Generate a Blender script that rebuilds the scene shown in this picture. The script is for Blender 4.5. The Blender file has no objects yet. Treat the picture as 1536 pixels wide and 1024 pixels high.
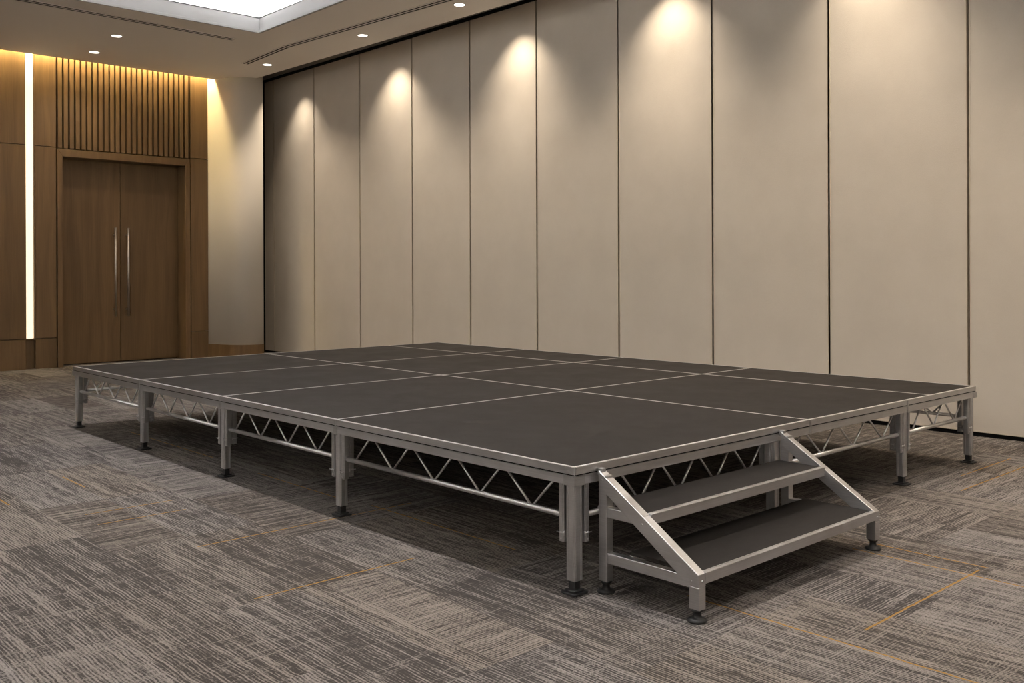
import bpy, bmesh, math, random
from mathutils import Vector, Matrix
random.seed(7)
scn = bpy.context.scene
COL = scn.collection
PI = math.pi

# ---------------------------------------------------------------- nodes
class S:
    """a node socket with arithmetic"""
    def __init__(s, nt, sock): s.nt, s.k = nt, sock
    def _m(s, op, *a, clamp=False):
        n = s.nt.nodes.new('ShaderNodeMath'); n.operation = op; n.use_clamp = clamp
        for i, v in enumerate((s,) + a):
            if isinstance(v, S): s.nt.links.new(v.k, n.inputs[i])
            else: n.inputs[i].default_value = v
        return S(s.nt, n.outputs[0])
    def __add__(s, o): return s._m('ADD', o)
    def __radd__(s, o): return s._m('ADD', o)
    def __sub__(s, o): return s._m('SUBTRACT', o)
    def __mul__(s, o): return s._m('MULTIPLY', o)
    def __rmul__(s, o): return s._m('MULTIPLY', o)
    def __truediv__(s, o): return s._m('DIVIDE', o)
    def floor(s): return s._m('FLOOR')
    def abs(s): return s._m('ABSOLUTE')
    def gt(s, o): return s._m('GREATER_THAN', o)
    def lt(s, o): return s._m('LESS_THAN', o)
    def max(s, o): return s._m('MAXIMUM', o)
    def min(s, o): return s._m('MINIMUM', o)
    def step(s, a, b):
        n = s.nt.nodes.new('ShaderNodeMapRange'); n.interpolation_type = 'SMOOTHSTEP'
        for i, v in ((0, s), (1, a), (2, b)):
            if isinstance(v, S): s.nt.links.new(v.k, n.inputs[i])
            else: n.inputs[i].default_value = v
        return S(s.nt, n.outputs[0])

def newmat(name):
    m = bpy.data.materials.new(name); m.use_nodes = True
    nt = m.node_tree; b = nt.nodes['Principled BSDF']
    return m, nt, b
def coords(nt):
    tc = nt.nodes.new('ShaderNodeTexCoord'); sp = nt.nodes.new('ShaderNodeSeparateXYZ')
    nt.links.new(tc.outputs['Object'], sp.inputs[0])
    return S(nt, sp.outputs[0]), S(nt, sp.outputs[1]), S(nt, sp.outputs[2])
def vec(nt, x, y, z=0.0):
    n = nt.nodes.new('ShaderNodeCombineXYZ')
    for i, v in enumerate((x, y, z)):
        if isinstance(v, S): nt.links.new(v.k, n.inputs[i])
        else: n.inputs[i].default_value = v
    return n.outputs[0]
def noise(nt, v, scale=1.0, detail=2.0, rough=.5):
    n = nt.nodes.new('ShaderNodeTexNoise'); nt.links.new(v, n.inputs['Vector'])
    n.inputs['Scale'].default_value = scale; n.inputs['Detail'].default_value = detail
    n.inputs['Roughness'].default_value = rough
    return S(nt, n.outputs[0])
def white(nt, v):
    n = nt.nodes.new('ShaderNodeTexWhiteNoise'); n.noise_dimensions = '3D'
    nt.links.new(v, n.inputs['Vector']); return S(nt, n.outputs['Value'])
def mixc(nt, f, a, b):
    n = nt.nodes.new('ShaderNodeMix'); n.data_type = 'RGBA'
    if isinstance(f, S): nt.links.new(f.k, n.inputs[0])
    else: n.inputs[0].default_value = f
    for i, c in ((6, a), (7, b)):
        if isinstance(c, tuple): n.inputs[i].default_value = c + (1,) if len(c) == 3 else c
        else: nt.links.new(c, n.inputs[i])
    return n.outputs[2]
def scalec(nt, c, f):
    n = nt.nodes.new('ShaderNodeVectorMath'); n.operation = 'SCALE'
    nt.links.new(c, n.inputs[0]); nt.links.new(f.k, n.inputs[3]); return n.outputs[0]
def bump(nt, b, h, dist, strength=1.0):
    n = nt.nodes.new('ShaderNodeBump'); n.inputs['Distance'].default_value = dist
    n.inputs['Strength'].default_value = strength
    nt.links.new(h.k, n.inputs['Height']); nt.links.new(n.outputs[0], b.inputs['Normal'])

def plain(name, col, rough=.6, metal=0.0, var=.06, scale=6.0, spec=.5):
    m, nt, b = newmat(name)
    x, y, z = coords(nt)
    n = noise(nt, vec(nt, x, y, z), scale, 4)
    c = mixc(nt, n, tuple(v*(1-var) for v in col), tuple(min(1, v*(1+var)) for v in col))
    nt.links.new(c, b.inputs['Base Color'])
    b.inputs['Roughness'].default_value = rough; b.inputs['Metallic'].default_value = metal
    b.inputs['Specular IOR Level'].default_value = spec
    return m
def emit(name, col, st):
    m, nt, b = newmat(name)
    b.inputs['Base Color'].default_value = (.8, .8, .8, 1)
    b.inputs['Emission Color'].default_value = col + (1,)
    b.inputs['Emission Strength'].default_value = st
    return m

def mat_wood(name='walnut_veneer', c0=(.094, .0545, .0240), c1=(.168, .101, .0455)):
    m, nt, b = newmat(name)
    x, y, z = coords(nt)
    oi = nt.nodes.new('ShaderNodeObjectInfo'); r = S(nt, oi.outputs['Random'])
    xs = x + r*17.0
    w = noise(nt, vec(nt, xs*1.5, y, z*.4), 2.0, 2)
    a = noise(nt, vec(nt, xs*9.0 + w*2.0, y*9.0, z*.55 + r*5.0), 1.0, 3, .6)
    f = noise(nt, vec(nt, xs*90.0, y*90.0, z*1.6), 1.0, 3, .65)
    g = noise(nt, vec(nt, xs*260.0, y*260.0, z*7.0), 1.0, 1)
    t = (a.step(.28, .72)*.6 + f.step(.3, .75)*.3 + g*.12)
    c = mixc(nt, t, c0, c1)
    c = scalec(nt, c, r*.22 + .89)
    nt.links.new(c, b.inputs['Base Color'])
    b.inputs['Roughness'].default_value = .52; b.inputs['Specular IOR Level'].default_value = .3
    bump(nt, b, f, .0006)
    return m

def mat_metal(name, col=(.66, .66, .67), rough=.40, lines=.55, metal=.94):
    m, nt, b = newmat(name)
    x, y, z = coords(nt)
    # fine drawn lines along the extrusion plus soft smudges
    a = noise(nt, vec(nt, x*4.0, y*4.0, z*260.0), 1.0, 2)
    s = noise(nt, vec(nt, x, y, z), 14.0, 3)
    t = a*lines + s*(1-lines)
    c = mixc(nt, t.step(.25, .75), tuple(v*.88 for v in col), tuple(min(1, v*1.08) for v in col))
    nt.links.new(c, b.inputs['Base Color'])
    rr = s.step(.2, .8)*.14 + (rough-.07)
    nt.links.new(rr.k, b.inputs['Roughness'])
    b.inputs['Metallic'].default_value = metal
    return m

def mat_deck():
    m, nt, b = newmat('black_deck_board')
    x, y, z = coords(nt)
    a = noise(nt, vec(nt, x, y, z), 3.0, 5, .6)
    f = noise(nt, vec(nt, x*22.0, y*60.0, z), 1.0, 3, .6)
    sp = noise(nt, vec(nt, x, y, z), 240.0, 2)
    t = a*.5 + f*.25 + sp*.25
    c = mixc(nt, t.step(.3, .7), DECK0, DECK1)
    nt.links.new(c, b.inputs['Base Color'])
    rr = a.step(.3, .7)*.12 + .58
    nt.links.new(rr.k, b.inputs['Roughness'])
    b.inputs['Specular IOR Level'].default_value = .09
    bump(nt, b, sp, .0004)
    return m

def mat_fabric():
    m, nt, b = newmat('beige_vinyl')
    x, y, z = coords(nt)
    a = noise(nt, vec(nt, x, y, z), 2.2, 4, .55)
    wv = noise(nt, vec(nt, x*200.0, y*200.0, z*420.0), 1.0, 2)
    wv2 = noise(nt, vec(nt, x*420.0, y*420.0, z*160.0), 1.0, 2)
    t = a*.6 + wv*.2 + wv2*.2
    c = mixc(nt, t.step(.3, .7), FAB0, FAB1)
    nt.links.new(c, b.inputs['Base Color'])
    b.inputs['Roughness'].default_value = .8; b.inputs['Specular IOR Level'].default_value = .2
    bump(nt, b, wv + wv2, .0006)
    return m

# orange accent yarns: (axis of travel, fixed coordinate, from, to)
ORANGE = [('x', 2.31, -.82, -.41), ('x', 2.09, -.84, -.44), ('x', 1.46, -.67, .40), ('x', .735, -.80, -.12),
          ('y', .290, -1.75, -.25), ('y', .150, -1.9, -1.15), ('y', 1.215, -1.02, -.36), ('y', 1.345, -.83, -.36),
          ('x', -.815, .43, 1.30), ('x', -.235, 2.55, 3.6), ('x', -.09, 2.9, 3.6), ('y', .235, .55, 1.55),
          ('y', .20, 1.7, 2.6), ('y', .22, 3.2, 4.5), ('y', -.62, 2.9, 3.25), ('y', -1.02, 2.75, 3.3)]
def mat_carpet():
    m, nt, b = newmat('streaked_tile_carpet')
    x, y, z = coords(nt)
    Wd, Ln = .31, .93
    ci = ((x + .02)/Wd).floor()
    st = white(nt, vec(nt, ci, 3.7, 1.1))
    yy = (y + .23)/Ln + (st*3.0).floor()*.3333
    cj = yy.floor()
    h1 = white(nt, vec(nt, ci, cj, .5)); h2 = white(nt, vec(nt, ci, cj, 7.5)); h3 = white(nt, vec(nt, ci, cj, 13.5))
    off = h1*31.0
    wob = noise(nt, vec(nt, x, y), 16.0, 2)*.010
    xw = x + wob; yw = y + wob
    # yarn streaks along y (A) and along x (B)
    def streaks(p, q):
        a = noise(nt, vec(nt, p*170.0 + off, q*6.5, off), 1.0, 2, .6)
        c = noise(nt, vec(nt, p*42.0 + off, q*1.8, off), 1.0, 2, .5)
        d = noise(nt, vec(nt, p*240.0, q*60.0, off), 1.0, 2, .6)
        ph = noise(nt, vec(nt, p*9.0, q*9.0, off), 1.0, 2)*9.0 + p*560.0
        row = ph._m('SINE')*.5 + .5
        return a*.40 + c*.30 + d*.20 + row*.10
    A = streaks(xw, yw); B = streaks(yw, xw)
    o = (h2 + x*.10).gt(.80)
    s = A*(o*-1.0 + 1.0) + B*o
    minor = (A*o + B*(o*-1.0 + 1.0))
    big = noise(nt, vec(nt, x, y), .55, 2)
    dens = (h3*.060 + big*.12 - .10)*-1.0 + .50
    mk = s.step(dens - .045, dens + .075)
    mk2 = minor.step(dens + .025, dens + .10)*.75
    spk = noise(nt, vec(nt, x, y), 330.0, 1)
    loop = noise(nt, vec(nt, x*170.0, y*170.0), 1.0, 2)
    t = (mk.max(mk2))*(loop.step(.25, .6)*.55 + .45)
    t = t*(spk*.7 + .60) + spk*.20 - .07
    c = mixc(nt, t.max(0.0).min(1.0), CARP0, CARP1)
    # plank tone
    warm = mixc(nt, h1, (1.03, 1.0, .95), (.97, .99, 1.02))
    n = nt.nodes.new('ShaderNodeVectorMath'); n.operation = 'MULTIPLY'
    nt.links.new(c, n.inputs[0]); nt.links.new(warm, n.inputs[1])
    c = scalec(nt, n.outputs[0], h1*.10 + .92)
    # accent yarns
    tot = None
    for ax, k, a0, a1 in ORANGE:
        P, Q = (yw, x) if ax == 'x' else (xw, y)
        d = ((P - (k + .004)).abs()).lt(.0042)
        e = ((Q - (a0+a1)/2).abs()).lt((a1-a0)/2)
        q = d*e
        tot = q if tot is None else tot.max(q)
    tot = tot*(loop.step(.22, .5)*.75 + .2)
    c = mixc(nt, tot, c, (.34, .185, .045))
    nt.links.new(c, b.inputs['Base Color'])
    b.inputs['Roughness'].default_value = .95; b.inputs['Specular IOR Level'].default_value = .12
    bump(nt, b, t*.6 + loop*.4, .004)
    return m

# ---------------------------------------------------------------- palette
DECK0, DECK1 = (.0150, .0132, .0120), (.0265, .0235, .0213)
FAB0, FAB1 = (.485, .439, .380), (.545, .495, .431)
CARP0, CARP1 = (.049, .0425, .0395), (.300, .268, .244)
M = {}
M['deck'] = mat_deck(); M['fab'] = mat_fabric(); M['carpet'] = mat_carpet(); M['wood'] = mat_wood()
M['alu'] = mat_metal('brushed_aluminium', (.60, .60, .615), .36); M['alu2'] = mat_metal('worn_aluminium', (.50, .50, .51), .40)
M['trim'] = mat_metal('deck_edge_trim', (.78, .77, .76), .5, 0)
M['tube'] = mat_metal('polished_tube', (.70, .70, .71), .34, 0)
M['nickel'] = mat_metal('satin_nickel', (.50, .46, .41), .36, 0)
M['rubber'] = plain('black_rubber', (.012, .012, .013), .55)
M['black'] = plain('black_seal', (.006, .006, .006), .8, spec=.1)
M['dark'] = plain('dark_recess', (.02, .018, .016), .9, spec=.1)
M['ceil'] = plain('ceiling_paint', (.89, .845, .795), .9, var=.02, scale=1.2, spec=.1)
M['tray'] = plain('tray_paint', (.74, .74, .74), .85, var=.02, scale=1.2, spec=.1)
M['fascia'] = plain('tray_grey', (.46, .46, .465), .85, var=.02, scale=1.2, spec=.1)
M['wall'] = plain('wall_paint', (.60, .55, .48), .85, var=.03, scale=1.5, spec=.2)
M['track'] = plain('track_grey', (.20, .19, .175), .55)
M['faint'] = plain('shallow_slot', (.79, .745, .695), .9)
M['edge'] = plain('panel_edge_trim', (.50, .44, .36), .5)
M['ringmat'] = plain('white_trim_ring', (.70, .68, .64), .5)
M['lens'] = emit('downlight_lens', (1, .92, .80), 7)
M['strip'] = emit('light_channel', (1, .82, .55), 1.1)
M['led_warm'] = emit('slot_led', (1, .77, .36), 150)
M['led_white'] = emit('cove_led', (1, .985, .97), 72)

# ---------------------------------------------------------------- mesh building
class MB:
    def __init__(s): s.bm = bmesh.new()
    def box(s, a, b):
        x0, y0, z0 = (min(a[i], b[i]) for i in range(3)); x1, y1, z1 = (max(a[i], b[i]) for i in range(3))
        v = [s.bm.verts.new(p) for p in ((x0,y0,z0),(x1,y0,z0),(x1,y1,z0),(x0,y1,z0),(x0,y0,z1),(x1,y0,z1),(x1,y1,z1),(x0,y1,z1))]
        for f in ((3,2,1,0),(4,5,6,7),(0,1,5,4),(1,2,6,5),(2,3,7,6),(3,0,4,7)): s.bm.faces.new([v[i] for i in f])
        return s
    def rod(s, p, q, r, n=12, r2=None):
        p, q = Vector(p), Vector(q); d = (q-p); L = d.length; d.normalize()
        a = d.orthogonal().normalized(); b = d.cross(a); r2 = r if r2 is None else r2
        R0 = [s.bm.verts.new(p + (a*math.cos(2*PI*i/n) + b*math.sin(2*PI*i/n))*r) for i in range(n)]
        R1 = [s.bm.verts.new(q + (a*math.cos(2*PI*i/n) + b*math.sin(2*PI*i/n))*r2) for i in range(n)]
        for i in range(n):
            f = s.bm.faces.new((R0[i], R0[(i+1) % n], R1[(i+1) % n], R1[i])); f.smooth = n > 6
        s.bm.faces.new(R0[::-1]); s.bm.faces.new(R1); return s
    def prism(s, pts, ext):
        """polygon pts (3-D) extruded by vector ext"""
        e = Vector(ext); A = [s.bm.verts.new(p) for p in pts]; B = [s.bm.verts.new(Vector(p)+e) for p in pts]
        n = len(pts); s.bm.faces.new(A[::-1]); s.bm.faces.new(B)
        for i in range(n): s.bm.faces.new((A[i], A[(i+1) % n], B[(i+1) % n], B[i]))
        return s
    def lathe(s, c, prof, n=28):
        """prof: (radius, z) list about a vertical axis at c"""
        rings = []
        for r, z in prof:
            rings.append([s.bm.verts.new((c[0]+r*math.cos(2*PI*i/n), c[1]+r*math.sin(2*PI*i/n), c[2]+z)) for i in range(n)])
        for a, b in zip(rings, rings[1:]):
            for i in range(n):
                f = s.bm.faces.new((a[i], a[(i+1) % n], b[(i+1) % n], b[i])); f.smooth = True
        s.bm.faces.new(rings[0][::-1]); s.bm.faces.new(rings[-1]); return s
    def quad(s, *pts):
        s.bm.faces.new([s.bm.verts.new(p) for p in pts]); return s
    def build(s, name, mat, parent=None, bevel=0, kind=None, origin=None):
        bmesh.ops.recalc_face_normals(s.bm, faces=s.bm.faces)
        me = bpy.data.meshes.new(name); s.bm.to_mesh(me); s.bm.free()
        me.materials.append(mat)
        o = bpy.data.objects.new(name, me); COL.objects.link(o)
        if parent: o.parent = parent
        if bevel:
            md = o.modifiers.new('edge', 'BEVEL'); md.width = bevel; md.segments = 2; md.limit_method = 'ANGLE'
        if kind: o['kind'] = kind
        if origin is not None:
            me.transform(Matrix.Translation(-Vector(origin)))
            pl = Vector(origin)
            q = parent
            while q: pl = pl - q.location; q = q.parent
            o.location = pl
        elif parent:
            q, t = parent, Vector()
            while q: t += q.location; q = q.parent
            me.transform(Matrix.Translation(-t))
        return o
def empty(name, loc, kind=None, label=None, cat=None, group=None):
    o = bpy.data.objects.new(name, None); COL.objects.link(o); o.location = loc; o.empty_display_size = .1
    if kind: o['kind'] = kind
    if label: o['label'] = label; o['category'] = cat
    if group: o['group'] = group
    return o

# ================================================================= room shell
ZC = 3.64                     # ceiling
XW, YD = 4.235, 9.75          # folding wall plane, timber wall plane
X0, Y0 = -6.2, -6.0           # walls behind the camera

MB().box((X0-.1, Y0-.1, -.12), (XW+.3, 10.4, 0)).build('floor', M['carpet'], kind='structure')

# ceiling with the raised tray cut out; its edge steps back along the timber wall and the folding wall
TX0, TX1, TY0, TY1 = -3.2, 2.553, -2.6, 7.0
YS = 9.62                     # ceiling edge in front of the timber wall
def track_x(y, d=0.0): return 3.665 + (9.15-y)*.0235 + d
cb = MB()
def slab(pts): cb.prism([(p[0], p[1], ZC) for p in pts], (0, 0, .02))
ex = track_x(Y0)
slab([(X0, Y0), (ex, Y0), (track_x(TY0), TY0), (X0, TY0)])
slab([(X0, TY0), (TX0, TY0), (TX0, TY1), (X0, TY1)])
slab([(TX1, TY0), (track_x(TY0), TY0), (track_x(TY1), TY1), (TX1, TY1)])
slab([(X0, TY1), (track_x(TY1), TY1), (track_x(9.45), 9.45), (track_x(9.45), YS), (X0, YS)])
ceil = cb.build('ceiling', M['ceil'], kind='structure')
# tray: lip, fascia, ledge, upper walls and upper ceiling
ZF, ZT, LED = 3.802, 4.02, .26
tray = empty('ceiling_tray', (0, 0, ZC), 'structure')
f = MB()
for (a, b) in (((TX1, TY0-.02), (TX1+.02, TY1+.02)), ((TX0-.02, TY0-.02), (TX0, TY1+.02)), ((TX0, TY1), (TX1, TY1+.02)), ((TX0, TY0-.02), (TX1, TY0))):
    f.box((a[0], a[1], ZC-.001), (b[0], b[1], ZF))
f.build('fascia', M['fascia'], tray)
f = MB(); lw = .016
f.box((TX1-lw, TY0, ZC-.006), (TX1, TY1, ZC+.022)); f.box((TX0, TY0, ZC-.006), (TX0+lw, TY1, ZC+.022))
f.box((TX0+lw, TY1-lw, ZC-.006), (TX1-lw, TY1, ZC+.022)); f.box((TX0+lw, TY0, ZC-.006), (TX1-lw, TY0+lw, ZC+.022))
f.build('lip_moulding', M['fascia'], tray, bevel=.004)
f = MB(); e = LED
f.box((TX1, TY0-e, ZF-.012), (TX1+e, TY1+e, ZF)); f.box((TX0-e, TY0-e, ZF-.012), (TX0, TY1+e, ZF))
f.box((TX0, TY1, ZF-.012), (TX1, TY1+e, ZF)); f.box((TX0, TY0-e, ZF-.012), (TX1, TY0, ZF))
f.box((TX1+e, TY0-e, ZF-.012), (TX1+e+.02, TY1+e, ZT)); f.box((TX0-e-.02, TY0-e, ZF-.012), (TX0-e, TY1+e, ZT))
f.box((TX0-e, TY1+e, ZF-.012), (TX1+e, TY1+e+.02, ZT)); f.box((TX0-e, TY0-e-.02, ZF-.012), (TX1+e, TY0-e, ZT))
f.box((TX0-e-.02, TY0-e-.02, ZT), (TX1+e+.02, TY1+e+.02, ZT+.02))
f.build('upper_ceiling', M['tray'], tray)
f = MB(); g = .10
f.box((TX1+g, TY0, ZF), (TX1+g+.03, TY1+g, ZF+.02)); f.box((TX0-g-.03, TY0, ZF), (TX0-g, TY1+g, ZF+.02))
f.box((TX0, TY1+g, ZF), (TX1, TY1+g+.03, ZF+.02)); f.box((TX0, TY0-g-.03, ZF), (TX1, TY0-g, ZF+.02))
f.build('cove_light_strip', M['led_white'], tray)

# walls behind the camera
MB().box((X0-.1, Y0-.1, 0), (X0, 10.4, ZC+.02)).build('wall_front', M['wall'], kind='structure')
MB().box((X0, Y0-.1, 0), (XW+.3, Y0, ZC+.02)).build('wall_back', M['wall'], kind='structure')

# ---- folding wall of upholstered panels
wr = empty('wall_right', (XW, 4.0, 0), 'structure')
MB().box((XW+.10, Y0, 0), (XW+.2, 10.4, 4.1)).build('backing', M['black'], wr)
seams = [10.031, 9.769, 8.708, 7.645, 6.58, 5.557, 4.539, 3.479, 2.456, 1.412, .400, -.635, -1.67, -2.70, -3.74, -4.78, -5.9]
for a, b in zip(seams, seams[1:]):
    g = .0085
    p = MB().box((XW+.002, b+g, .030), (XW+.085, a-g, 3.785)).build('wall_panel', M['fab'], wr, bevel=.003, origin=(XW, (a+b)/2, 0))
    t = MB()
    t.box((XW-.001, b+g, .030), (XW+.06, b+g+.006, 3.785)); t.box((XW-.001, a-g-.006, .030), (XW+.06, a-g, 3.785))
    t.box((XW-.0012, b+g+.006, .030), (XW+.06, a-g-.006, .038))
    t.build('edge_trim', M['edge'], p)
MB().box((XW+.012, -5.9, 0), (XW+.08, 10.09, .030)).build('floor_seal', M['black'], wr)
MB().box((XW-.004, 10.034, 0), (XW+.1, 10.10, 3.84)).build('end_jamb', M['black'], wr)
# open trough above the folding wall with its head track
tr = MB()
tr.box((XW-.030, Y0, 3.815), (XW+.10, 10.10, 3.90))
tr.build('trim_1', M['track'], kind='structure')
tr = MB()
tr.box((XW-.012, Y0, 3.782), (XW+.09, 10.10, 3.815))
tr.build('trim_2', M['black'], kind='structure')
tr = MB()
tr.prism([(track_x(Y0, -.02), Y0, ZC+.02), (track_x(Y0), Y0, ZC+.02), (track_x(9.45), 9.45, ZC+.02), (track_x(9.45, -.02), 9.45, ZC+.02)], (0, 0, .24))
tr.box((3.6, Y0, 3.88), (XW+.1, 10.10, 3.90))
tr.build('trim_3', M['ceil'], kind='structure')

# ---- timber wall with double doors
wl = empty('wall_left', (0, YD, 0), 'structure')
MB().box((X0, YD+.10, 0), (1.36, YD+.2, 3.85)).box((3.04, YD+.10, 0), (3.30, YD+.2, 3.85)).box((1.36, YD+.10, 2.6), (3.04, YD+.2, 3.85)).build('backing', M['dark'], wl)
MB().box((X0, YS-.02, 3.78), (3.75, YD+.2, 3.80)).build('slot_lid', M['ceil'], wl)
ZS = [(0, .345), (.352, 2.600), (2.607, 3.80)]
xs = [(-6.2, -3.8), (-3.794, -2.59), (-2.584, -1.38), (-1.374, -.17), (-.164, 1.033), (1.140, 1.372), (3.028, 3.262)]
for (a, b) in xs:
    for (z0, z1) in ZS:
        MB().box((a, YD, z0), (b, YD+.09, z1)).build('wood_panel', M['wood'], wl, bevel=.0015, origin=((a+b)/2, YD, z0))
MB().box((1.033, YD+.055, 0), (1.14, YD+.09, .335)).build('channel_base', M['wood'], wl)
sl = MB()
n = 24; p0, p1 = 1.395, 3.020; pitch = (p1-p0)/n
for i in range(n):
    a = p0 + i*pitch
    wd = pitch*.70
    sl.box((a, YD+.002, 2.60), (a+wd, YD+.075, 3.80))
sl.box((p0-.012, YD+.075, 2.60), (p1+.004, YD+.09, 3.80))
sl.build('slat_panel', M['wood'], wl, bevel=.002)
# vertical light channel
lc = empty('wall_light', (1.087, YD+.05, .345), label='tall narrow glowing light strip recessed in the timber wall left of the double doors', cat='light')
MB().box((1.040, YD+.035, .352), (1.128, YD+.05, 3.79)).build('diffuser', M['strip'], lc, bevel=.002)
c_ = MB(); c_.box((1.034, YD+.005, .345), (1.040, YD+.09, 3.79)); c_.box((1.128, YD+.005, .345), (1.139, YD+.09, 3.79)); c_.box((1.034, YD+.005, .336), (1.139, YD+.09, .352))
c_.build('channel', M['wood'], lc)
# doors
d = empty('door_1', (2.2, YD+.2, 0), 'structure')
fr = MB()
FX0, FX1, GX0, GX1, FT, GT = 1.385, 3.016, 1.445, 2.953, 2.588, 2.50
yf = YD-.006
for pts in ([(FX0, 0), (GX0, 0), (GX0, GT), (FX0, FT)], [(GX1, 0), (FX1, 0), (FX1, FT), (GX1, GT)], [(FX0+.002, FT), (GX0+.001, GT), (GX1-.001, GT), (FX1-.002, FT)]):
    fr.prism([(p[0], yf, p[1]) for p in pts], (0, .33, 0))
fr.build('door_frame', M['wood'], d, bevel=.0015)
YL = 9.97
for (a, b, hx) in ((GX0+.003, 2.1985, 2.118), (2.2045, GX1-.003, 2.276)):
    lf = MB().box((a, YL, .012), (b, YL+.05, GT-.004)).build('door_leaf', M['wood'], d, bevel=.002, origin=((a+b)/2, YL, 0))
    h = MB()
    h.rod((hx, YL-.07, .575), (hx, YL-.07, 1.678), .013, 16)
    for z in (.66, 1.59): h.rod((hx, YL-.07, z), (hx, YL, z), .009, 10)
    h.build('pull_handle', M['nickel'], lf)
MB().box((1.3, YL+.06, 0), (3.1, YL+.08, 2.6)).build('reveal_back', M['dark'], d)

# ---- rounded column beside the doors
pl = [(3.262, 9.85), (3.262, 9.74), (3.290, 9.66), (3.318, 9.57), (3.345, 9.475), (3.372, 9.395), (3.402, 9.325), (3.440, 9.268), (3.490, 9.225), (3.555, 9.195), (3.62, 9.178), (3.69, 9.168), (3.748, 9.165)]
def smooth(pts, k=3):
    for _ in range(k):
        q = [pts[0]]
        for a, b in zip(pts, pts[1:]): q += [(a[0]*.75+b[0]*.25, a[1]*.75+b[1]*.25), (a[0]*.25+b[0]*.75, a[1]*.25+b[1]*.75)]
        pts = q + [pts[-1]]
    return pts
def curved(pts, z0, z1, off=0.0):
    P = smooth(pts)
    if off:
        Q = []
        for i, p in enumerate(P):
            a, b = P[max(0, i-1)], P[min(len(P)-1, i+1)]
            t = Vector((b[0]-a[0], b[1]-a[1])).normalized()
            Q.append((p[0]+(t.y)*off, p[1]-t.x*off))
        P = Q
    m = MB()
    m.prism([(p[0], p[1], z0) for p in P] + [(P[-1][0], 10.4, z0), (3.262, 10.4, z0)], (0, 0, z1-z0))
    return m
c = curved(pl, 0, 3.79).build('column', M['wall'], kind='structure')
for p in c.data.polygons: p.use_smooth = abs(p.normal.z) < .5 and p.area < .2
c = curved(pl, 0, .182, .008).build('baseboard_left', M['wood'], kind='structure')
MB().box((3.748, 10.10, 0), (XW+.1, 10.3, 3.85)).build('wall_end', M['dark'], kind='structure')

# ================================================================= ceiling fittings
def downlight(x, y, label, r=.05):
    t = empty('downlight', (x, y, ZC), label=label, cat='ceiling light', group='recessed ceiling downlights')
    m = MB()
    n = 28
    prof = [(r+.014, 0), (r+.013, -.004), (r+.002, -.005), (r, -.001)]
    rings = [[m.bm.verts.new((x+q*math.cos(2*PI*i/n), y+q*math.sin(2*PI*i/n), ZC+z)) for i in range(n)] for q, z in prof]
    for a, b in zip(rings, rings[1:]):
        for i in range(n): m.bm.faces.new((a[i], a[(i+1) % n], b[(i+1) % n], b[i])).smooth = True
    m.build('trim_ring', M['ringmat'], t)
    MB().lathe((x, y, ZC), [(r, -.0005), (r, -.002), (r*.7, -.004)], 28).build('lens', M['lens'], t)
downlight(3.37, 8.34, 'small round glowing ceiling downlight closest to the rounded column')
downlight(3.425, 6.364, 'small round glowing ceiling downlight above the fourth wall panel from the column')
downlight(3.445, 4.767, 'round glowing ceiling downlight by the folding wall, farthest from the column')
downlight(1.484, 8.125, 'round ceiling downlight between the long air slot and the timber wall')
downlight(1.574, 9.05, 'small round ceiling downlight just in front of the timber slats above the doors')

def slot_vent(p, q, w, label, faint=False):
    p, q = Vector((p[0], p[1], ZC)), Vector((q[0], q[1], ZC)); dr = (q-p).normalized(); nr = Vector((-dr.y, dr.x, 0))
    t = empty('air_vent', ((p+q)/2), label=label, cat='air vent', group='linear ceiling air slots')
    def strip(a, b, z0, z1, e=0.0):
        m = MB()
        A, B = p - dr*e, q + dr*e
        pts = [A+nr*a, B+nr*a, B+nr*b, A+nr*b]
        m.prism([Vector((v.x, v.y, ZC+z0)) for v in pts], (0, 0, z1-z0)); return m
    h = w/2
    strip(-h, h, -.002, .0, .012).build('backing', M['ceil'] if faint else M['track'], t)
    for a, b in () if faint else ((-h, -h+.014), (h-.014, h), (-.008, .008)):
        strip(a, b, -.005, -.001, .012).build('frame_bar', M['ceil'], t)
    if faint:
        for a in (-h+.012, h-.018): strip(a, a+.006, -.0025, -.001).build('slot', M['faint'], t)
    else:
        for a, b in ((-h+.022, -.014), (.014, h-.022)): strip(a, b, -.0035, -.001).build('slot', M['black'], t)
slot_vent((-2.9, 7.19), (2.47, 7.442), .115, 'long dark linear air slot in the ceiling running towards the timber wall light')
slot_vent((3.077, 7.355), (3.36, 3.3), .10, 'long linear air slot in the ceiling parallel to the folding wall')
slot_vent((3.147, 8.467), (3.082, 7.40), .10, 'short pale closed slot in the ceiling just before the column')

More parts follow.
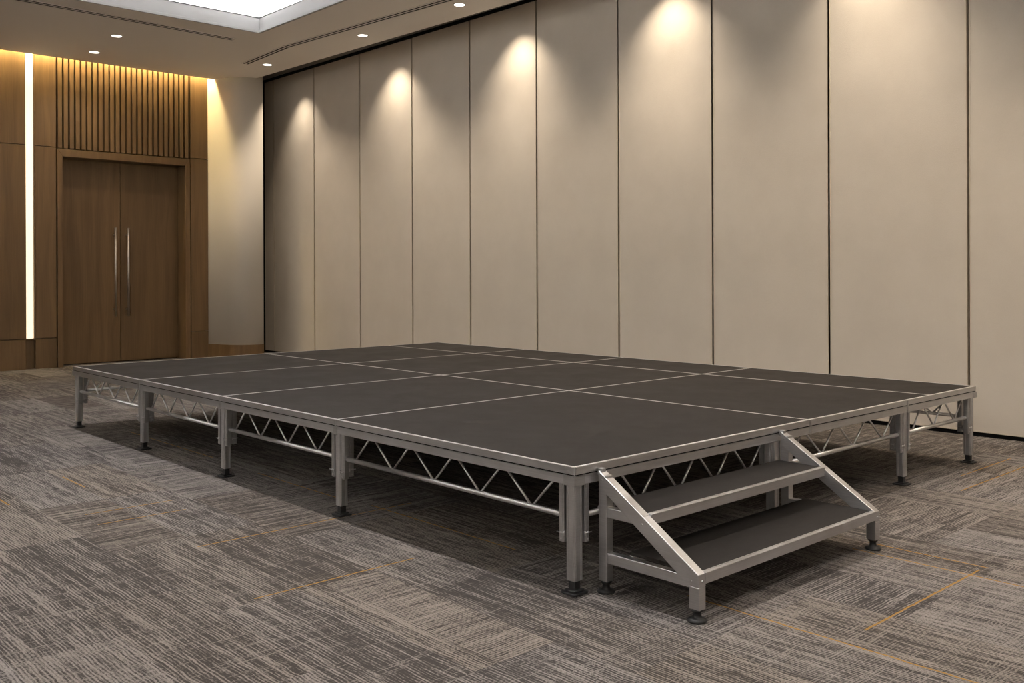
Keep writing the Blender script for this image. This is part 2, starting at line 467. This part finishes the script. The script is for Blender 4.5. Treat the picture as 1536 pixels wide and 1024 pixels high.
# ================================================================= portable stage
HS = .4395
YB = [0, 1.490, 2.639, 3.758, 4.978]
XB = [0, 1.519, 2.757, 3.333]
SX, SY = XB[-1], YB[-1]
stage = empty('portable_stage', (SX/2, SY/2, 0), label='large low portable stage with black deck boards on an aluminium frame with braced legs', cat='stage')
TW = .0055
for i in range(3):
    for j in range(4):
        x0, x1, y0, y1 = XB[i], XB[i+1], YB[j], YB[j+1]
        a = .012 if i == 0 else TW; b = .012 if i == 2 else TW; c0 = .012 if j == 0 else TW; c1 = .012 if j == 3 else TW
        p = MB().box((x0+a-.002, y0+c0-.002, HS-.022), (x1-b+.002, y1-c1+.002, HS-.0006)).build('deck_board', M['deck'], stage, origin=((x0+x1)/2, (y0+y1)/2, HS-.022))
        t = MB(); g = .0006
        t.box((x0+g, y0+g, HS-.03), (x0+a, y1-g, HS)); t.box((x1-b, y0+g, HS-.03), (x1-g, y1-g, HS))
        t.box((x0+a, y0+g, HS-.03), (x1-b, y0+c0, HS)); t.box((x0+a, y1-c1, HS-.03), (x1-b, y1-g, HS))
        t.build('edge_trim', M['trim'], p)
# profiled fascia rails, one per bay between joints; d = +1 along the edge, o = outward
FH = .062
def rail(edge, a, b):
    """fascia along one edge from a to b: upper lip, groove, lower body"""
    m = MB()
    def bx(o0, o1, z0, z1, s0=a, s1=b):
        nonlocal m
        if edge == 'x0': m.box((-o1, s0, z0), (-o0, s1, z1))
        elif edge == 'x1': m.box((SX+o0, s0, z0), (SX+o1, s1, z1))
        elif edge == 'y0': m.box((s0, -o1, z0), (s1, -o0, z1))
        else: m.box((s0, SY+o0, z0), (s1, SY+o1, z1))
    g = .0014
    bx(-.004, .003, HS-.0262, HS-.0035, a+g, b-g)      # upper band
    bx(-.003, .0055, HS-.0040, HS, a+g, b-g)          # top lip
    bx(-.040, .0055, HS-.0335, HS-.0305, a+g, b-g)    # lower lip
    bx(-.040, .0030, HS-FH, HS-.0318, a+g, b-g)       # lower body
    bx(-.040, .0040, HS-FH-.0005, HS-FH+.003, a+g, b-g)
    o = m.build('side_rail', M['alu'], stage)
    m = MB(); bx(-.006, .0005, HS-.0306, HS-.0258, a+g, b-g); m.build('groove_shade', M['black'], o)  # shade below the upper band, put in as a black strip
    return o
LY = [.030, 1.490, 2.639, 3.758, SY-.030]
LX = [.030, 1.262, 2.470, SX-.030]
for e, br in (('x0', YB), ('x1', YB), ('y0', [0, 1.519, 2.470, SX]), ('y1', [0, 1.519, 2.470, SX])):
    for a, b in zip(br, br[1:]):
        rail(e, a + (.004 if a == 0 and e[0] == 'y' else 0), b - (.004 if b == SX and e[0] == 'y' else 0))
# joint plates and corner blocks
jp = []
for y in YB[1:-1]: jp += [((-.0061, y-.014, HS-FH-.006), (.001, y+.014, HS-.030)), ((-.0060, y-.004, HS-.028), (.001, y+.004, HS-.004))]
for x in (1.519, 2.470): jp += [((x-.006, -.0061, HS-FH-.004), (x+.006, .001, HS-.004))]
for a, b in jp: MB().box(a, b).build('joint_plate', M['alu2'], stage, bevel=.0015)
for (x, y) in ((0, 0), (0, SY), (SX, 0), (SX, SY)):
    sx = 1 if x == 0 else -1; sy = 1 if y == 0 else -1
    m = MB().box((x-sx*.0055, y-sy*.0055, HS-FH-.003), (x+sx*.047, y+sy*.047, HS-.0315))
    for q in (.010, .036):
        m.rod((x-sx*.0062, y+sy*q, HS-.047), (x, y+sy*q, HS-.047), .0022, 8); m.rod((x+sx*q, y-sy*.0062, HS-.047), (x+sx*q, y, HS-.047), .0022, 8)
    m.build('corner_block', M['alu2'], stage, bevel=.0015)

TZ = .262            # lower chord height
def foot(parent, x, y):
    m = MB()
    m.box((x-.0145, y-.0145, .012), (x+.0145, y+.0145, .056))
    s = .0359
    c = .006
    pts = [(x-s+c, y-s), (x+s-c, y-s), (x+s, y-s+c), (x+s, y+s-c), (x+s-c, y+s), (x-s+c, y+s), (x-s, y+s-c), (x-s, y-s+c)]
    m.prism([(p[0], p[1], 0) for p in pts], (0, 0, .009))
    s2 = .024
    m.prism([(x-s2, y-s2, .009), (x+s2, y-s2, .009), (x+s2, y+s2, .009), (x-s2, y+s2, .009)], (0, 0, .006))
    m.build('foot', M['rubber'], parent, bevel=.003)
def leg(x, y, sides):
    w = .0195
    m = MB()
    m.box((x-w, y-w, .045), (x+w, y+w, HS-FH-.0005))
    # extruded ribs on every face
    for q in (-.6, .6):
        m.box((x-w-.0018, y+q*w-.0035, .047), (x+w+.0018, y+q*w+.0035, HS-FH-.002)); m.box((x+q*w-.0035, y-w-.0018, .047), (x+q*w+.0035, y+w+.0018, HS-FH-.002))
    o = m.build('leg', M['alu'], stage, bevel=.0015, origin=(x, y, 0))
    foot(o, x, y)
    for (dx, dy) in sides:
        b = MB()
        def bx(a0, a1, t0, t1, z0, z1):   # along the side direction, across it
            if dx: b.box((x+dx*a0, y+t0, z0), (x+dx*a1, y+t1, z1))
            else: b.box((x+t0, y+dy*a0, z0), (x+t1, y+dy*a1, z1))
        bx(w+.010, w+.034, -.020, .006, .172, HS-FH)      # hanging plate
        bx(w+.016, w+.028, -.0225, -.019, .176, HS-FH)
        bx(w, w+.012, -.010, .002, .182, .214)            # clamp tongue
        k = b.build('bracket', M['alu2'], o, bevel=.0015)
        r = MB()
        c1 = w+.022
        def rd(a0, t0, z0, a1, t1, z1, rad):
            P = (x+dx*a0, y+t0, z0) if dx else (x+t0, y+dy*a0, z0); Q = (x+dx*a1, y+t1, z1) if dx else (x+t1, y+dy*a1, z1)
            r.rod(P, Q, rad, 8)
        rd(c1, -.028, .206, c1, .010, .206, .0035); rd(w+.004, -.027, .206, w+.038, -.027, .206, .0022); rd(w+.006, -.026, .198, w+.006, -.026, .212, .003)
        rd(c1, -.025, .184, c1, -.019, .184, .003)
        r.build('locking_pin', M['tube'], o)
    return o
legs = []
for y in LY:
    for x in (LX[0], LX[-1]):
        sd = []
        if y > .1: sd.append((0, -1))
        if y < SY-.1: sd.append((0, 1))
        sd.append((1, 0) if x < 1 else (-1, 0))
        leg(x, y, sd)
for x in LX[1:-1]:
    leg(x, LY[0], [(-1, 0), (1, 0), (0, 1)]); leg(x, LY[-1], [(-1, 0), (1, 0), (0, -1)])
def truss(edge, a, b, cnt):
    """round lower chord with zig-zag rods up to the rail, between two legs"""
    inset = .029
    def P(s, z):
        return {'x0': (inset, s, z), 'x1': (SX-inset, s, z), 'y0': (s, inset, z), 'y1': (s, SY-inset, z)}[edge]
    t = MB().rod(P(a, TZ), P(b, TZ), .0105, 16).build('truss_chord', M['tube'], stage)
    z0, z1 = TZ+.008, HS-FH+.002
    L = abs(b-a); g = 1 if b > a else -1; s0 = .045; s1 = L-.045; pt = (s1-s0)/(cnt-.5)
    Q = lambda u, z: P(a + g*u, z)
    r = MB(); k = 0
    for i in range(cnt):
        u = s0 + .02 + i*pt
        r.rod(Q(u+.012, z0), Q(min(u+pt*.45-.006, L-.01), z1), .0046, 8)
        if u + pt*.55 + .01 < s1 + .02:
            v = u + pt
            r.rod(Q(u+pt*.45+.022, z1), Q(min(v, s1+.02)-.006, z0), .0046, 8)
    r.build('zigzag_rod', M['tube'], t)
for e in ('x0', 'x1'):
    for i, (a, b) in enumerate(zip(LY, LY[1:])): truss(e, b-.045, a+.045, 5 if i == 0 else 4)
for e in ('y0', 'y1'):
    for i, (a, b) in enumerate(zip(LX, LX[1:])): truss(e, a+.045, b-.045, (5, 4, 3)[i])

# ================================================================= step unit
SXA, SXB, SYF = .100, 1.285, -.440
st = empty('stage_steps', ((SXA+SXB)/2, -.2, 0), label='two-tread black and aluminium step unit hooked onto the stage front', cat='steps')
w = .034
def tubebox(m, a, b): m.box(a, b)
YBK = -.0192
for (xa, xb) in ((SXA, SXA+w), (SXB-w, SXB)):
    post = MB().box((xa, YBK-.036, .040), (xb, YBK, .404)).build('leg', M['alu'], st, bevel=.002)
    front = MB().box((xa, SYF, .040), (xb, SYF+.040, .112)).build('leg', M['alu'], st, bevel=.002)
    for o, yy in ((post, YBK-.018), (front, SYF+.020)):
        xx = (xa+xb)/2
        MB().lathe((xx, yy, 0), [(.030, 0), (.031, .006), (.024, .011), (.015, .014), (.013, .020), (.013, .030), (.019, .034), (.019, .041)], 24).build('foot', M['rubber'], o)
    # sloping stringer (parallelogram) with a flat top face
    zt, zb = .418, .152
    sp = [(YBK, zt), (SYF+.002, zb), (SYF, zb-.040), (SYF+.042, zb-.040), (YBK-.004, zt-.056)]
    s_ = MB().prism([(xa-.001, p[0], p[1]) for p in sp], (w+.002, 0, 0))
    so = s_.build('stringer', M['alu'], st, bevel=.002)
    b_ = MB()
    for (yy, zz) in ((YBK-.016, .388), (-.212, .268), (SYF+.030, .128)): b_.rod((xa-.004, yy, zz), (xb+.004, yy, zz), .0035, 8)
    b_.rod((xa+w/2, SYF-.003, .130), (xa+w/2, SYF+.01, .130), .004, 8)
    b_.build('bolt', M['alu2'], so)
    MB().box((xa+.002, SYF+.04, .105), (xb-.002, YBK-.036, .141)).build('side_rail', M['alu'], st, bevel=.002)
    MB().box((xa+.002, -.215, .262), (xb-.002, YBK-.036, .296)).build('side_rail', M['alu'], st, bevel=.002)
    MB().box((xa+.006, YBK-.01, .400), (xb-.006, -.0062, .424)).build('hook', M['alu2'], st, bevel=.002)
def tread(y0, y1, zt, xa, xb):
    bd = MB().box((xa, y0+.014, zt-.012), (xb, y1, zt-.001)).build('tread', M['deck'], st)
    n_ = MB()
    n_.box((xa, y0, zt-.036), (xb, y0+.012, zt)); n_.box((xa, y0+.012, zt-.004), (xb, y0+.017, zt+.0012)); n_.box((xa, y0-.002, zt-.006), (xb, y0+.003, zt-.0005))
    n_.build('nosing', M['alu'], bd, bevel=.001)
    u_ = MB(); u_.box((xa, y0+.012, zt-.036), (xb, y0+.030, zt-.012)); u_.box((xa, y1-.02, zt-.036), (xb, y1, zt-.012))
    u_.build('support_bar', M['alu2'], bd)
tread(SYF, -.130, .155, SXA+w, SXB-w)
tread(-.222, -.0063, .298, SXA+w, SXB-w)

# ================================================================= light
WASH = 84
def spot(x, y, tgt, power, size, blend, col=(1, .83, .62), r=.03, z=ZC-.012):
    l = bpy.data.lights.new('room_or_added_lamp', 'SPOT'); l.energy = power; l.spot_size = math.radians(size); l.spot_blend = blend
    l.color = col; l.shadow_soft_size = r
    o = bpy.data.objects.new('room_or_added_lamp', l); COL.objects.link(o); o.location = (x, y, z)
    o.rotation_euler = (Vector(tgt)-Vector((x, y, z))).to_track_quat('-Z', 'Y').to_euler()
    return o
WARM = (1, .845, .655)
NEUT = (1, .965, .945)
# downlights of the picture, shining straight down
for (x, y) in ((3.37, 8.34), (3.425, 6.364), (3.445, 4.767), (3.45, 2.87), (3.45, .95), (3.45, -1.0)):
    spot(x, y, (x, y, 0), 115, 110, 1.0, WARM)
# wall washers standing in the trough over the folding wall
for y in (8.98, 6.83, 4.74, 2.85, 1.06, -.9):
    spot(XW-.34, y, (XW-.34+.16, y-(.06 if y > 8 else 0), 2.72), WASH*(.8 if y > 8 else 1), 84 if y > 8 else 96, 1.0, WARM, .015, 3.72)
for (x, y) in ((1.484, 8.125), (1.574, 9.05), (-.5, 9.0)):
    spot(x, y, (x, y+.1, 0), 40, 130, .6, WARM)
# added unseen lamps under the raised ceiling, keying floor and stage
for (x, y, p) in ((.15, .10, 250), (.15, 2.2, 190), (.15, 4.4, 190), (.15, -2.2, 100), (2.1, .10, 115), (2.2, -1.9, 80)):
    spot(x, y, (x, y, 0), p, 120, .8, NEUT if x < 1 else (1, .81, .60), .05, ZT-.02)
# added unseen lamps: brighten walls behind the camera to fill metal and ceiling
for y in (-4.5, -1.5, 1.5, 4.5, 7.5): spot(X0+.9, y, (X0, y, 3.1), 740, 110, .8, (.92, .955, 1), .05)
for x in (-4.5, -2.0, .5, 3.0): spot(x, Y0+.9, (x, Y0, 2.9), 240, 110, .8, (1, .95, .90), .05)
# warm slot light grazing the timber wall
MB().box((-.6, YS+.035, 3.755), (3.30, YS+.055, 3.775)).build('slot_light_strip', M['led_warm'], wl)

w_ = bpy.data.worlds.new('World'); scn.world = w_; w_.use_nodes = True
w_.node_tree.nodes['Background'].inputs[0].default_value = (.02, .02, .02, 1)

# ================================================================= camera
cam = bpy.data.cameras.new('camera'); co = bpy.data.objects.new('camera', cam); COL.objects.link(co)
F, PY, ROLL, YAW = 1439.07, 408.68, -.004, math.radians(42.658)
cam.sensor_width = 36; cam.sensor_fit = 'HORIZONTAL'; cam.lens = F/1536*36
cam.shift_y = (PY-512)/1536
cam.clip_start = .05
co.location = (-2.356, -2.249, 1.10)
fw = Vector((math.sin(YAW), math.cos(YAW), 0)); rt = Vector((math.cos(YAW), -math.sin(YAW), 0)); up = Vector((0, 0, 1))
r2 = rt*math.cos(ROLL) + up*math.sin(ROLL); u2 = -rt*math.sin(ROLL) + up*math.cos(ROLL)
co.matrix_world = Matrix(((r2.x, u2.x, -fw.x, co.location.x), (r2.y, u2.y, -fw.y, co.location.y), (r2.z, u2.z, -fw.z, co.location.z), (0, 0, 0, 1)))
scn.camera = co
vs = scn.view_settings
scn.display_settings.display_device = 'sRGB'
vs.view_transform = 'Standard'; vs.look = 'None'; vs.gamma = 1; vs.use_curve_mapping = False
vs.exposure = 0.12
